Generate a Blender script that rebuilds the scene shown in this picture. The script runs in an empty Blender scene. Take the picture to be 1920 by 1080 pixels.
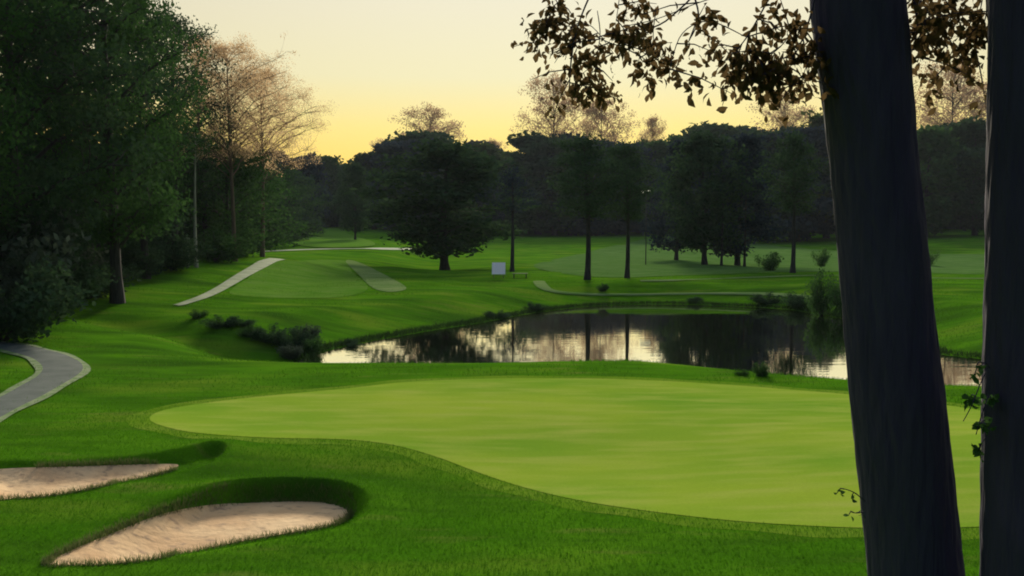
import bpy, math, random
import numpy as np
from mathutils import Vector, Matrix
from mathutils.geometry import delaunay_2d_cdt

random.seed(7); np.random.seed(7)
S = bpy.context.scene
COL = S.collection
R = math.radians
HAZE = .00008

# ------------------------------------------------------------------ camera
F, CX, CY, YH = 1844.0, 960.0, 540.0, 410.0
CAM = Vector((0, 0, 4.8))
PITCH = math.atan((CY - YH) / F)
cd = bpy.data.cameras.new('camera'); cam = bpy.data.objects.new('camera', cd); COL.objects.link(cam)
cam.location = CAM; cam.rotation_euler = (math.pi / 2 - PITCH, 0, 0)
cd.sensor_width = 36; cd.lens = 36 * F / 1920; cd.clip_start = 0.1; cd.clip_end = 6000
S.camera = cam
_cp, _sp = math.cos(PITCH), math.sin(PITCH)

def ray(px, py):
    a, b = (px - CX) / F, (py - CY) / F
    return Vector((a, _cp - b * _sp, -_sp - b * _cp))
def at_z(px, py, z):
    d = ray(px, py); t = (z - CAM.z) / d.z
    return CAM + d * t
def at_d(px, py, Y):
    d = ray(px, py)
    return CAM + d * (Y / d.y)

# ------------------------------------------------------------------ terrain
def sst(a, b, x):
    t = np.clip((x - a) / (b - a), 0, 1)
    return t * t * (3 - 2 * t)

def smooth(pts, n=8, closed=True):
    out = []; N = len(pts)
    P = [np.array(p, float) for p in pts]
    for i in range(N if closed else N - 1):
        if closed: p0, p1, p2, p3 = P[i - 1], P[i], P[(i + 1) % N], P[(i + 2) % N]
        else: p0, p1, p2, p3 = P[max(i - 1, 0)], P[i], P[i + 1], P[min(i + 2, N - 1)]
        for k in range(n):
            t = k / n
            out.append(.5 * ((2 * p1) + (-p0 + p2) * t + (2 * p0 - 5 * p1 + 4 * p2 - p3) * t * t + (-p0 + 3 * p1 - 3 * p2 + p3) * t ** 3))
    if not closed: out.append(P[-1])
    return out

def sdf(poly, x, y):
    """signed distance, positive outside"""
    x = np.asarray(x, float); y = np.asarray(y, float)
    best = np.full(x.shape, 1e18); ins = np.zeros(x.shape, bool)
    n = len(poly)
    for i in range(n):
        ax, ay = poly[i]; bx, by = poly[(i + 1) % n]
        ex, ey = bx - ax, by - ay
        t = np.clip(((x - ax) * ex + (y - ay) * ey) / (ex * ex + ey * ey + 1e-12), 0, 1)
        best = np.minimum(best, (x - ax - t * ex) ** 2 + (y - ay - t * ey) ** 2)
        c = ((ay > y) != (by > y))
        if abs(ey) > 1e-12:
            ins ^= c & (x < (ex) * (y - ay) / ey + ax)
    return np.where(ins, -1, 1) * np.sqrt(best)

def sdf_near(poly, x, y, pad):
    p = np.asarray(poly); x = np.asarray(x, float); y = np.asarray(y, float)
    m = (x > p[:, 0].min() - pad) & (x < p[:, 0].max() + pad) & (y > p[:, 1].min() - pad) & (y < p[:, 1].max() + pad)
    d = np.full(x.shape, pad * 1.0 + 1e-6)
    if m.any(): d[m] = np.minimum(sdf(poly, x[m], y[m]), pad)
    return d

POND = [tuple(at_z(px, py, -1.2))[:2] for px, py in smooth([
    (572, 684), (640, 690), (760, 692), (880, 694), (1000, 692), (1150, 690), (1260, 693), (1360, 700), (1480, 711), (1600, 721), (1750, 730),
    (1900, 734), (2080, 735), (2120, 700), (1980, 684), (1850, 674), (1750, 663), (1680, 637), (1600, 604), (1500, 584), (1400, 576), (1250, 571), (1110, 575), (1000, 588),
    (900, 606), (800, 622), (700, 640), (620, 657), (580, 672)], 5)]

def h0(x, y):
    z = 3.1 * (1 - sst(0, 13, y))
    # far ground climbs slowly, a little more along both sides of the valley
    z = z + 1.5 * sst(190, 330, y) + 14 * sst(330, 900, y)
    z = z + 0.9 * sst(14, 30, -x) * sst(26, 50, y) * (1 - .6 * sst(90, 150, y))
    z = z - 1.25 * sst(-.15, -.07, x / np.maximum(y, 1)) * sst(74, 130, y)      # the lawn behind the pond dips
    z = z + 1.2 * sst(60, 130, x) * sst(120, 250, y)
    # tee shelf beyond the ditch
    z = z + .55 * sst(14, 20, -x) * sst(62, 74, y) * (1 - sst(100, 118, y)) * (1 - sst(32, 38, -x))
    # mounds and rolls
    z = z + .16 * np.sin(x * .31 + 1.3) * np.sin(y * .23 + .5) * sst(10, 20, y) * (1 - .7 * sst(20, 26, y) * (1 - sst(38, 50, y)))
    z = z + .35 * np.sin(x * .071 + .4) * np.sin(y * .052 + 2.) * sst(60, 110, y)
    return z
def h1(x, y):
    z = h0(x, y)
    d = sdf_near(POND, x, y, 9)
    k = sst(0, 7, d)
    zin = -1.2 - .9 * sst(0, 3, -d)
    z = np.where(d < 0, zin, z * k + (-1.16) * (1 - k) + .0)
    # ditch running from the pond's tip up to the left
    t = np.clip(((x + 9.3) * -.82 + (y - 40) * .57) / 20, 0, 1)
    dx = x - (-9.3 - .82 * 20 * t); dy = y - (40 + .57 * 20 * t)
    dd = np.sqrt(dx * dx + dy * dy)
    z = z - (.75 * (1 - t) + .15) * np.exp(-(dd / 1.7) ** 2) * (d > 0)
    return z

def march_many(pix, f, t0=3.0, t1=900.0):
    """where the sight lines of many pixels first meet the ground f"""
    D = np.array([tuple(ray(px, py)) for px, py in pix]); C0 = np.array(CAM); n = len(D)
    lo = np.full(n, t0); hi = np.full(n, t1); done = np.zeros(n, bool); t = t0
    while t < t1 and not done.all():
        k = np.where(~done)[0]; P = C0 + D[k] * t
        hit = P[:, 2] < f(P[:, 0], P[:, 1])
        hi[k[hit]] = t; done[k[hit]] = True; lo[k[~hit]] = t
        t *= 1.03
    for _ in range(14):
        m = .5 * (lo + hi); P = C0 + D * m[:, None]; h = P[:, 2] < f(P[:, 0], P[:, 1])
        hi = np.where(h, m, hi); lo = np.where(h, lo, m)
    return C0 + D * hi[:, None]
def march(px, py, f=None):
    return Vector(march_many([(px, py)], f or h2)[0])

def proj(outline, f, n=5, closed=True):
    return [(p[0], p[1]) for p in march_many(smooth(outline, n, closed), f)]
RIM_A = proj([
    (78, 1060), (120, 1024), (180, 990), (250, 962), (340, 930), (430, 908), (540, 902), (630, 907), (682, 926), (698, 952), (680, 978), (620, 998), (500, 1020), (350, 1048), (200, 1066), (110, 1070)], h1, 5)
RIM_B = proj([
    (-90, 884), (0, 868), (120, 866), (250, 858), (345, 843), (405, 832), (428, 845), (405, 868), (335, 892), (200, 918), (80, 938), (0, 948), (-90, 954)], h1, 5)
CEN = [np.mean(np.array(p), 0) for p in (RIM_A, RIM_B)]
RNG = [np.ptp(np.array(p)[:, 1]) / 2 for p in (RIM_A, RIM_B)]
DROP = (.33, .20)
def h2(x, y):
    z = h1(x, y)
    for rim, c, ry, D in zip((RIM_A, RIM_B), CEN, RNG, DROP):
        d = sdf_near(rim, x, y, 1.2)
        t = np.clip((y - c[1]) / ry * .75 + .45, 0, 1)
        w = 1.4 * (1 - t) + .20 * t
        z = z - D * sst(0, 1, -d / w)
        z = z + .07 * np.exp(-(np.maximum(d, 0) / .45) ** 2) * (d > 0) * t + .07 * (d <= 0) * t * np.exp(-(d / .1) ** 2)
    return z

GREEN = proj([
    (283, 790), (300, 772), (380, 757), (500, 743), (650, 729), (760, 717), (900, 711), (1050, 710), (1200, 713), (1350, 721), (1480, 731), (1600, 741), (1750, 757), (1900, 782), (2040, 820),
    (2120, 880), (2080, 945), (1950, 980), (1800, 990), (1640, 991), (1500, 986), (1350, 975), (1200, 957), (1080, 938), (980, 914), (900, 888), (820, 858), (740, 836), (650, 825), (520, 822), (420, 817), (340, 808)], h1, 6)
SAND_A = proj([(92, 1057), (140, 1030), (210, 1001), (300, 966), (390, 948), (500, 942), (590, 941), (645, 952), (652, 968), (620, 985), (560, 997), (450, 1016), (330, 1042), (230, 1056), (150, 1060)], h2)
SAND_B = proj([(-90, 893), (0, 880), (150, 875), (280, 871), (335, 873), (285, 892), (200, 911), (100, 929), (0, 938), (-90, 946)], h2)
SHEETS = [GREEN, SAND_A, SAND_B]
def ribbon(line, widths, f=h2):
    """a path's outline from its centre line in the photograph and its width in metres"""
    c = [p[:2] for p in march_many(smooth(line, 6, False), f)]
    L, Rr = [], []
    for i, p in enumerate(c):
        t = c[min(i + 1, len(c) - 1)] - c[max(i - 1, 0)]; t = t / (np.linalg.norm(t) + 1e-9)
        n = np.array([-t[1], t[0]]); w = np.interp(i / (len(c) - 1), np.linspace(0, 1, len(widths)), widths) / 2
        j1, j2 = (1 + .07 * math.sin(.55 * i + 3 * j_) + .05 * math.sin(.23 * i + j_) for j_ in (1, 2))
        L.append(tuple(p + n * w * j1)); Rr.append(tuple(p - n * w * j2))
    return L, Rr
def hg(x, y):
    z = h2(x, y)
    for p in SHEETS:
        d = sdf_near(p, x, y, 1.0)
        z = z - (.06 if p is GREEN else .14) * sst(0.02, .3, -d)
    return z

# ------------------------------------------------------------------ materials
def mat(name):
    m = bpy.data.materials.new(name); m.use_nodes = True
    nt = m.node_tree; b = nt.nodes['Principled BSDF']
    b.inputs['Specular IOR Level'].default_value = .2; b.inputs['Roughness'].default_value = .9
    return m, nt, b
def nd(nt, t, **kw):
    n = nt.nodes.new(t)
    for k, v in kw.items():
        if k in n.inputs: n.inputs[k].default_value = v
        else: setattr(n, k, v)
    return n
def mixc(nt, fac, a, b, blend='MIX'):
    m = nt.nodes.new('ShaderNodeMix'); m.data_type = 'RGBA'; m.blend_type = blend
    for s, v in ((0, fac), (6, a), (7, b)):
        if hasattr(v, 'links') or hasattr(v, 'is_linked'): nt.links.new(v, m.inputs[s])
        elif s == 0: m.inputs[0].default_value = v
        else: m.inputs[s].default_value = (*v, 1)
    return m.outputs[2]
def noise(nt, scale, stretch=(1, 1, 1), detail=4, lo=.35, hi=.65, src='Object'):
    tc = nt.nodes.new('ShaderNodeTexCoord'); mp = nt.nodes.new('ShaderNodeMapping'); mp.inputs['Scale'].default_value = stretch
    nt.links.new(tc.outputs[src], mp.inputs[0])
    n = nd(nt, 'ShaderNodeTexNoise', Scale=scale, Detail=detail); nt.links.new(mp.outputs[0], n.inputs['Vector'])
    r = nt.nodes.new('ShaderNodeMapRange'); r.inputs[1].default_value = lo; r.inputs[2].default_value = hi
    nt.links.new(n.outputs[0], r.inputs[0])
    return r.outputs[0]
def bump(nt, b, h, strength, dist=.02):
    bm = nd(nt, 'ShaderNodeBump', Strength=strength, Distance=dist); nt.links.new(h, bm.inputs['Height']); nt.links.new(bm.outputs[0], b.inputs['Normal'])

def grass_mat(name, c1, c2, c3, streak=.5, bump_s=.5, spec=.05, stripes=None):
    m, nt, b = mat(name)
    a = mixc(nt, noise(nt, .14 if name == 'green_turf' else .35, (1, 1.6, 1)), c1, c2)
    a = mixc(nt, noise(nt, 1.3, (.35, 1.5, 1), 5, .45, .75), a, c3)
    if name == 'rough_grass':
        a = mixc(nt, noise(nt, .16, (1, 2.2, 1), 5, .52, .72), a, (.150, .255, .020))
        a = mixc(nt, noise(nt, .6, (.6, 2.4, 1), 6, .60, .78), a, (.170, .215, .040))
        a = mixc(nt, noise(nt, .22, (.5, 1.7, 1), 3, .52, .70), a, (.038, .110, .009))
    if stripes:
        w = noise(nt, 1.0, stripes, 1, .46, .54)
        a = mixc(nt, w, a, mixc(nt, .55, a, c2))
    f = noise(nt, 22, (1, 1, 1), 3, .3, .7)
    a = mixc(nt, f, mixc(nt, streak, a, (0, 0, 0), 'MIX'), a)
    nt.links.new(a, b.inputs['Base Color']); b.inputs['Specular IOR Level'].default_value = 0.0
    bump(nt, b, noise(nt, 40, (1, 1, 1), 4, 0, 1), bump_s, .03)
    return m
M = {}
M['rough'] = grass_mat('rough_grass', (.062, .195, .007), (.095, .250, .010), (.050, .140, .009), .28, .7)
M['green'] = grass_mat('green_turf', (.290, .395, .040), (.165, .320, .026), (.335, .405, .070), .10, .3)
M['fringe'] = grass_mat('fringe_turf', (.150, .275, .018), (.115, .245, .014), (.200, .300, .035), .25, .6)
M['fairway'] = grass_mat('fairway_turf', (.080, .210, .018), (.115, .245, .028), (.140, .235, .050), .2, .3)
M['pale'] = grass_mat('pale_turf', (.160, .255, .085), (.205, .285, .110), (.100, .205, .045), .2, .3)
M['lawn'] = grass_mat('hazed_lawn_turf', (.075, .165, .035), (.115, .205, .060), (.050, .130, .022), .2, .3)  # distance haze painted in as a muted, greyer green
m, nt, b = mat('sand'); M['sand'] = m
a = mixc(nt, noise(nt, 1.1, (1, 1, 1), 4), (.62, .39, .21), (.75, .52, .30))
a = mixc(nt, noise(nt, 5, (1, 1.4, 1), 5, .55, .7), a, (.40, .26, .16))
nt.links.new(a, b.inputs['Base Color']); bump(nt, b, noise(nt, 7, (1, 1, 1), 6, 0, 1), .45, .05)
m, nt, b = mat('asphalt'); M['asphalt'] = m
a = mixc(nt, noise(nt, 1.5, (1, 1, 1), 5), (.050, .070, .066), (.085, .105, .098)); nt.links.new(a, b.inputs['Base Color'])
bump(nt, b, noise(nt, 30, (1, 1, 1), 4, 0, 1), .3)
m, nt, b = mat('path_edge'); M['edge'] = m
a = mixc(nt, noise(nt, 3, (1, 1, 1), 5), (.075, .16, .03), (.19, .24, .12)); nt.links.new(a, b.inputs['Base Color'])
m, nt, b = mat('pale_gravel'); M['gravel'] = m
a = mixc(nt, noise(nt, .8, (1, 1, 1), 5), (.10, .16, .07), (.19, .24, .14)); nt.links.new(a, b.inputs['Base Color'])
m, nt, b = mat('pond_water'); M['water'] = m
b.inputs['Base Color'].default_value = (.010, .016, .010, 1); b.inputs['Roughness'].default_value = .04
gl = nd(nt, 'ShaderNodeBsdfGlossy', Roughness=.03); gl.inputs[0].default_value = (1.0, .98, .90, 1)
wm = nt.nodes.new('ShaderNodeMixShader'); wm.inputs[0].default_value = .94
nt.links.new(b.outputs[0], wm.inputs[1]); nt.links.new(gl.outputs[0], wm.inputs[2])
nt.links.new(wm.outputs[0], [n for n in nt.nodes if n.type == 'OUTPUT_MATERIAL'][0].inputs[0])
bump(nt, b, noise(nt, .9, (.5, 1.8, 1), 3, 0, 1), .05, .05); nt.links.new(b.inputs['Normal'].links[0].from_socket, gl.inputs['Normal'])

def leaf_mat(name, c1, c2, trans=.25, tc=None):
    m = bpy.data.materials.new(name); m.use_nodes = True; nt = m.node_tree; nt.nodes.clear()
    out = nt.nodes.new('ShaderNodeOutputMaterial')
    g = nt.nodes.new('ShaderNodeNewGeometry')
    a = mixc(nt, g.outputs['Random Per Island'], c1, c2)
    a = mixc(nt, noise(nt, .45, (1, 1, 1), 2), mixc(nt, .45, a, c1), a)
    d = nd(nt, 'ShaderNodeBsdfDiffuse'); nt.links.new(a, d.inputs[0])
    t = nd(nt, 'ShaderNodeBsdfTranslucent')
    if tc: t.inputs[0].default_value = (*tc, 1)
    else: nt.links.new(mixc(nt, .6, a, (.25, .3, .02), 'ADD') if False else a, t.inputs[0])
    mx = nd(nt, 'ShaderNodeMixShader'); mx.inputs[0].default_value = trans
    nt.links.new(d.outputs[0], mx.inputs[1]); nt.links.new(t.outputs[0], mx.inputs[2]); nt.links.new(mx.outputs[0], out.inputs[0])
    return m
M['leaf_dark'] = leaf_mat('dark_leaf', (.034, .068, .036), (.066, .115, .050), .2)
M['leaf_mid'] = leaf_mat('mid_green_leaf', (.040, .095, .030), (.075, .15, .040), .25)
M['leaf_navy'] = leaf_mat('navy_leaf', (.030, .046, .064), (.052, .076, .086), .15)  # dark blue-green leaf tone
M['leaf_rust'] = leaf_mat('russet_leaf', (.18, .12, .08), (.28, .19, .12), .5, (.58, .40, .26))
M['leaf_tan'] = leaf_mat('tan_leaf', (.30, .20, .12), (.42, .30, .19), .5, (.80, .56, .33))
M['leaf_olive'] = leaf_mat('olive_leaf', (.050, .075, .026), (.085, .115, .040), .25)
M['leaf_near'] = leaf_mat('near_leaf', (.030, .025, .012), (.056, .044, .020), .26, (.20, .13, .06))
M['leaf_grey'] = leaf_mat('grey_green_leaf', (.045, .065, .045), (.12, .15, .11), .2)
M['leaf_bright'] = leaf_mat('bright_leaf', (.06, .14, .03), (.12, .22, .06), .3)
M['blade'] = leaf_mat('grass_blade', (.050, .160, .007), (.085, .235, .010), .35)
M['blade_dry'] = leaf_mat('dry_grass_blade', (.10, .13, .04), (.22, .24, .10), .3)
m, nt, b = mat('bark'); M['bark'] = m
a = mixc(nt, noise(nt, 6, (1, 1, .2), 6), (.030, .028, .030), (.062, .055, .055)); nt.links.new(a, b.inputs['Base Color'])
bump(nt, b, noise(nt, 9, (1, 1, .15), 6, 0, 1), .8, .05)
m, nt, b = mat('near_bark'); M['bark_near'] = m
a = mixc(nt, noise(nt, 9, (1, 1, .16), 8), (.044, .036, .078), (.058, .048, .096))
a = mixc(nt, noise(nt, 2.2, (1, 1, .5), 4, .5, .7), a, (.046, .042, .076)); nt.links.new(a, b.inputs['Base Color'])
bump(nt, b, noise(nt, 14, (1, 1, .13), 8, 0, 1), 1.0, .06)
m, nt, b = mat('pale_bark'); M['bark_pale'] = m
a = mixc(nt, noise(nt, 4, (1, 1, .3), 5), (.26, .25, .20), (.36, .34, .28)); nt.links.new(a, b.inputs['Base Color'])
m, nt, b = mat('tan_bark'); M['bark_tan'] = m
a = mixc(nt, noise(nt, 4, (1, 1, .3), 5), (.11, .075, .055), (.16, .11, .08)); nt.links.new(a, b.inputs['Base Color'])
m, nt, b = mat('rock'); M['rock'] = m
a = mixc(nt, noise(nt, 3, (1, 1, 1), 5), (.10, .12, .10), (.22, .25, .21)); nt.links.new(a, b.inputs['Base Color']); bump(nt, b, noise(nt, 6, (1, 1, 1), 5, 0, 1), .6, .05)
m, nt, b = mat('white_paint'); M['white'] = m; b.inputs['Base Color'].default_value = (.8, .8, .78, 1); b.inputs['Roughness'].default_value = .5
m, nt, b = mat('dark_metal'); M['metal'] = m; b.inputs['Base Color'].default_value = (.05, .05, .05, 1); b.inputs['Roughness'].default_value = .5
m, nt, b = mat('pinkish_board'); M['pink'] = m; b.inputs['Base Color'].default_value = (.70, .50, .40, 1)
m, nt, b = mat('weathered_wood'); M['wood'] = m
a = mixc(nt, noise(nt, 5, (1, 1, .2), 5), (.16, .17, .12), (.24, .25, .18)); nt.links.new(a, b.inputs['Base Color'])
m, nt, b = mat('lamp_glow'); M['glow'] = m
b.inputs['Emission Color'].default_value = (1, .93, .6, 1); b.inputs['Emission Strength'].default_value = .30

# ------------------------------------------------------------------ mesh helpers
def link(name, me, parent=None, m=None):
    o = bpy.data.objects.new(name, me); COL.objects.link(o)
    if m is not None and not me.materials: me.materials.append(m)
    if parent is not None: o.parent = parent
    return o
def mesh_np(name, V, Q=None, T=None, smooth_shade=False):
    me = bpy.data.meshes.new(name); V = np.asarray(V, np.float32)
    nq = 0 if Q is None else len(Q); ntr = 0 if T is None else len(T)
    loops = np.concatenate([np.asarray(Q, np.int32).ravel() if nq else np.zeros(0, np.int32), np.asarray(T, np.int32).ravel() if ntr else np.zeros(0, np.int32)])
    me.vertices.add(len(V)); me.vertices.foreach_set('co', V.ravel())
    me.loops.add(len(loops)); me.loops.foreach_set('vertex_index', loops)
    st = np.concatenate([np.arange(nq) * 4, nq * 4 + np.arange(ntr) * 3]).astype(np.int32)
    me.polygons.add(nq + ntr); me.polygons.foreach_set('loop_start', st)
    if smooth_shade: me.polygons.foreach_set('use_smooth', np.ones(nq + ntr, bool))
    me.update(calc_edges=True); me.validate()
    return me
def tag(o, label=None, cat=None, group=None, kind=None):
    if label: o['label'] = label
    if cat: o['category'] = cat
    if group: o['group'] = group
    if kind: o['kind'] = kind
    return o
def empty(name, loc=(0, 0, 0), rz=0, sc=1):
    o = bpy.data.objects.new(name, None); COL.objects.link(o); o.empty_display_size = .3
    o.location = loc; o.rotation_euler = (0, 0, rz)
    o.scale = (sc,) * 3 if not hasattr(sc, '__len__') else sc
    return o
def dup(root, loc, rz=0, sc=1):
    r = root.copy(); COL.objects.link(r); r.location = loc; r.rotation_euler = (0, 0, rz)
    r.scale = (sc,) * 3 if not hasattr(sc, '__len__') else sc
    for ch in list(root.children):
        c = ch.copy(); COL.objects.link(c); c.parent = r
        for g in list(ch.children):
            d = g.copy(); COL.objects.link(d); d.parent = c
    return r

class Tubes:
    def __init__(s): s.V = []; s.Q = []; s.T = []; s.n = 0
    def add(s, pts, rad, sides=7, cap=True, wob=0., rng=None):
        pts = [np.array(p, float) for p in pts]; N = len(pts); base = s.n
        ref = np.array([0.31, .95, .05])
        for i, p in enumerate(pts):
            t = pts[min(i + 1, N - 1)] - pts[max(i - 1, 0)]; t = t / (np.linalg.norm(t) + 1e-9)
            u = np.cross(t, ref); 
            if np.linalg.norm(u) < .15: u = np.cross(t, np.array([1, 0, 0.]))
            u /= np.linalg.norm(u); v = np.cross(t, u)
            for k in range(sides):
                a = 2 * math.pi * k / sides
                r = rad[i] * (1 + (wob * (rng.uniform(-1, 1)) if rng else 0))
                s.V.append(p + r * (math.cos(a) * u + math.sin(a) * v))
        for i in range(N - 1):
            for k in range(sides):
                a = base + i * sides + k; b2 = base + i * sides + (k + 1) % sides
                s.Q.append((a, b2, b2 + sides, a + sides))
        s.n += N * sides
        if cap:
            s.V.append(pts[-1]); c = s.n; s.n += 1
            for k in range(sides): s.T.append((base + (N - 1) * sides + k, base + (N - 1) * sides + (k + 1) % sides, c))
    def mesh(s, name): return mesh_np(name, np.array(s.V), s.Q, s.T or None, True)

def leaves(P, size, rng, normal=None, droop=0., aspect=.55, var=.4):
    """P: n x 3 leaf positions -> rhombic folded leaf meshes (V, Q)"""
    n = len(P)
    d = rng.normal(size=(n, 3)); d[:, 2] -= droop; d /= np.linalg.norm(d, axis=1)[:, None]
    u = rng.normal(size=(n, 3)); u -= (u * d).sum(1)[:, None] * d; u /= np.linalg.norm(u, axis=1)[:, None]
    L = size * (1 + var * rng.uniform(-1, 1, n))[:, None]; w = L * aspect * .5
    nn = np.cross(d, u)
    V = np.stack([P - d * L * .5, P + u * w - d * L * .02 + nn * w * .3, P + d * L * .5, P - u * w - d * L * .02 + nn * w * .3], 1).reshape(-1, 3)
    Q = np.arange(4 * n).reshape(n, 4)
    return V, Q

def gen_tree(name, seed, H, tr, cb, cw, nl, nleaf, ls, mleaf, mbark, shape='round', clump=.28, limb_vis=.5, lean=0., sub=4, up=.5, leafname='crown'):
    """a tree: Empty > trunk (with limbs), crown (leaf clumps carried by the limbs)"""
    rng = np.random.RandomState(seed); pr = random.Random(seed)
    tb = Tubes(); cl = []
    top = .92 * H
    ph = rng.uniform(0, 6.28, 4)
    def axis(t): return np.array([lean * t * H + .012 * H * math.sin(3 * t + ph[0]), .012 * H * math.sin(2.6 * t + ph[1]), top * t])
    N = 12
    tb.add([axis(i / N) for i in range(N + 1)], [tr * (1.35 if i == 0 else 1.0) * (1 - .85 * (i / N)) + .012 for i in range(N + 1)], 9, True, .06, pr)
    def env(t):
        if shape == 'round': return math.sqrt(max(0.03, 1 - (2 * t - .95) ** 2 * .92))
        if shape == 'tall': return .55 + .45 * math.sin(math.pi * min(1, t * .9 + .12)) - .35 * t * t
        if shape == 'spread': return .45 + .55 * math.sin(math.pi * (t * .75 + .2)) - .25 * (t > .9)
        if shape == 'cone': return max(.12, 1 - t)
        return 1
    for i in range(nl):
        t = (i + .5 + rng.uniform(-.4, .4)) / nl
        z = cb * H + (1 - cb) * H * t * .96
        az = i * 2.39996 + rng.uniform(-.5, .5)
        r = cw * env(t) * rng.uniform(.62, 1.12)
        zs = max(.05, (z - r * up) / top); zs = min(zs, .97)
        a0 = axis(zs); e = np.array([math.cos(az) * r, math.sin(az) * r, 0]) + axis(min(1, z / top)); e[2] = z + rng.uniform(-.04, .04) * H
        pts = [a0 + (e - a0) * s + np.array([0, 0, .10 * r * math.sin(math.pi * s)]) + rng.normal(size=3) * .02 * r * (0 < s < 1) for s in np.linspace(0, 1, 6)]
        rr = tr * .34 * (1 - .55 * zs) * limb_vis * 2
        tb.add(pts, [rr * (1 - .85 * s) + .008 for s in np.linspace(0, 1, 6)], 5)
        cl.append((e, 1.0)); cl.append((pts[3], .8))
        for k in range(sub):
            s = rng.uniform(.35, .95); b0 = a0 + (e - a0) * s + np.array([0, 0, .10 * r * math.sin(math.pi * s)])
            dv = rng.normal(size=3); dv[2] = abs(dv[2]) * .6; dv /= np.linalg.norm(dv)
            b1 = b0 + dv * r * rng.uniform(.25, .5)
            mid = (b0 + b1) / 2 + rng.normal(size=3) * .03 * r
            tb.add([b0, mid, b1], [rr * .4, rr * .25, .006], 4)
            cl.append((b1, .75))
    cl.append((axis(1.0), .9)); cl.append((axis(.9), .9))
    C = np.array([c for c, _ in cl]); W = np.array([w for _, w in cl]) * rng.uniform(.5, 1.35, len(cl))
    idx = rng.choice(len(C), nleaf, p=W / W.sum())
    dirs = rng.normal(size=(nleaf, 3)); dirs /= np.linalg.norm(dirs, axis=1)[:, None]
    rad = rng.uniform(0, 1, nleaf) ** .55
    P = C[idx] + dirs * (rad * clump * cw * W[idx] ** .5)[:, None] * np.array([1.15, 1.15, .8])
    P[:, 2] = np.maximum(P[:, 2], .15)
    V, Q = leaves(P, ls, rng)
    root = empty(name)
    link('trunk', tb.mesh('trunk'), root, M[mbark])
    link(leafname, mesh_np('crown', V, Q), root, M[mleaf])
    return root

def gen_shrub(name, seed, H, W, nleaf, ls, mleaf, stems=9):
    rng = np.random.RandomState(seed); tb = Tubes(); C = []
    for i in range(stems):
        az = rng.uniform(0, 6.28); r = W * math.sqrt(rng.uniform(.02, 1)); hh = H * (1 - .45 * (r / W) ** 2) * rng.uniform(.7, 1.05)
        e = np.array([math.cos(az) * r, math.sin(az) * r, hh])
        pts = [np.array([e[0] * .12 * s, e[1] * .12 * s, 0]) * (1 - s) + e * s * np.array([s ** .3, s ** .3, 1]) for s in np.linspace(0.0, 1, 5)]
        tb.add(pts, [.03 * H * (1 - .8 * s) / 2 + .004 for s in np.linspace(0, 1, 5)], 5)
        for s in (.35, .55, .75, 1): C.append(pts[0] * (1 - s) + e * s)
    C = np.array(C); idx = rng.randint(0, len(C), nleaf)
    d = rng.normal(size=(nleaf, 3)); d /= np.linalg.norm(d, axis=1)[:, None]
    P = C[idx] + d * (rng.uniform(0, 1, nleaf) ** .5 * .27 * (W + H) / 2)[:, None]
    P[:, 2] = np.maximum(P[:, 2], .03)
    V, Q = leaves(P, ls, rng)
    root = empty(name)
    link('stems', tb.mesh('stems'), root, M['bark']); link('foliage', mesh_np('foliage', V, Q), root, M[mleaf])
    return root

def zg(x, y): return float(hg(np.array([x]), np.array([y]))[0])
def base_at(px, Y, dz=-.12):
    x = (px - CX) / F * Y * 1.0 / (_cp)          # close enough: horizon-level column
    return Vector((x, Y, zg(x, Y) + dz))
def top_h(py, Y, b): return at_d(CX, py, Y).z - b.z     # height needed to reach row py

# ------------------------------------------------------------------ the ground
def axis_steps(spec):
    out = [spec[0][0]]
    for a, b2, s0, s1 in spec:
        v = a
        while v < b2 - 1e-6:
            t = (v - a) / (b2 - a); v = min(b2, v + s0 + (s1 - s0) * t); out.append(v)
    return np.array(out)
ys = axis_steps([(-60, 0, 6, 1), (0, 12, .6, .2), (12, 21.5, .09, .09), (21.5, 75, .2, .5), (75, 330, .6, 6), (330, 1500, 8, 60)])
xp = axis_steps([(0, 10, .25, .25), (10, 40, .3, .6), (40, 300, .7, 9), (300, 1300, 10, 60)])
xn = axis_steps([(0, 1.5, .25, .25), (1.5, 10.5, .09, .09), (10.5, 40, .2, .5), (40, 300, .6, 9), (300, 1300, 10, 60)])
xs = np.concatenate([-xn[::-1], xp[1:]])
X, Y = np.meshgrid(xs, ys); Z = hg(X.ravel(), Y.ravel())
nx, ny = len(xs), len(ys)
i = np.arange((ny - 1) * (nx - 1)); r_, c_ = i // (nx - 1), i % (nx - 1); a = r_ * nx + c_
gm = mesh_np('ground', np.stack([X.ravel(), Y.ravel(), Z], 1), np.stack([a, a + 1, a + nx + 1, a + nx], 1), None, True)
tag(link('ground', gm, None, M['rough']), 'rolling dark green rough grass covering the golf course', 'ground', kind='structure')

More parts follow.
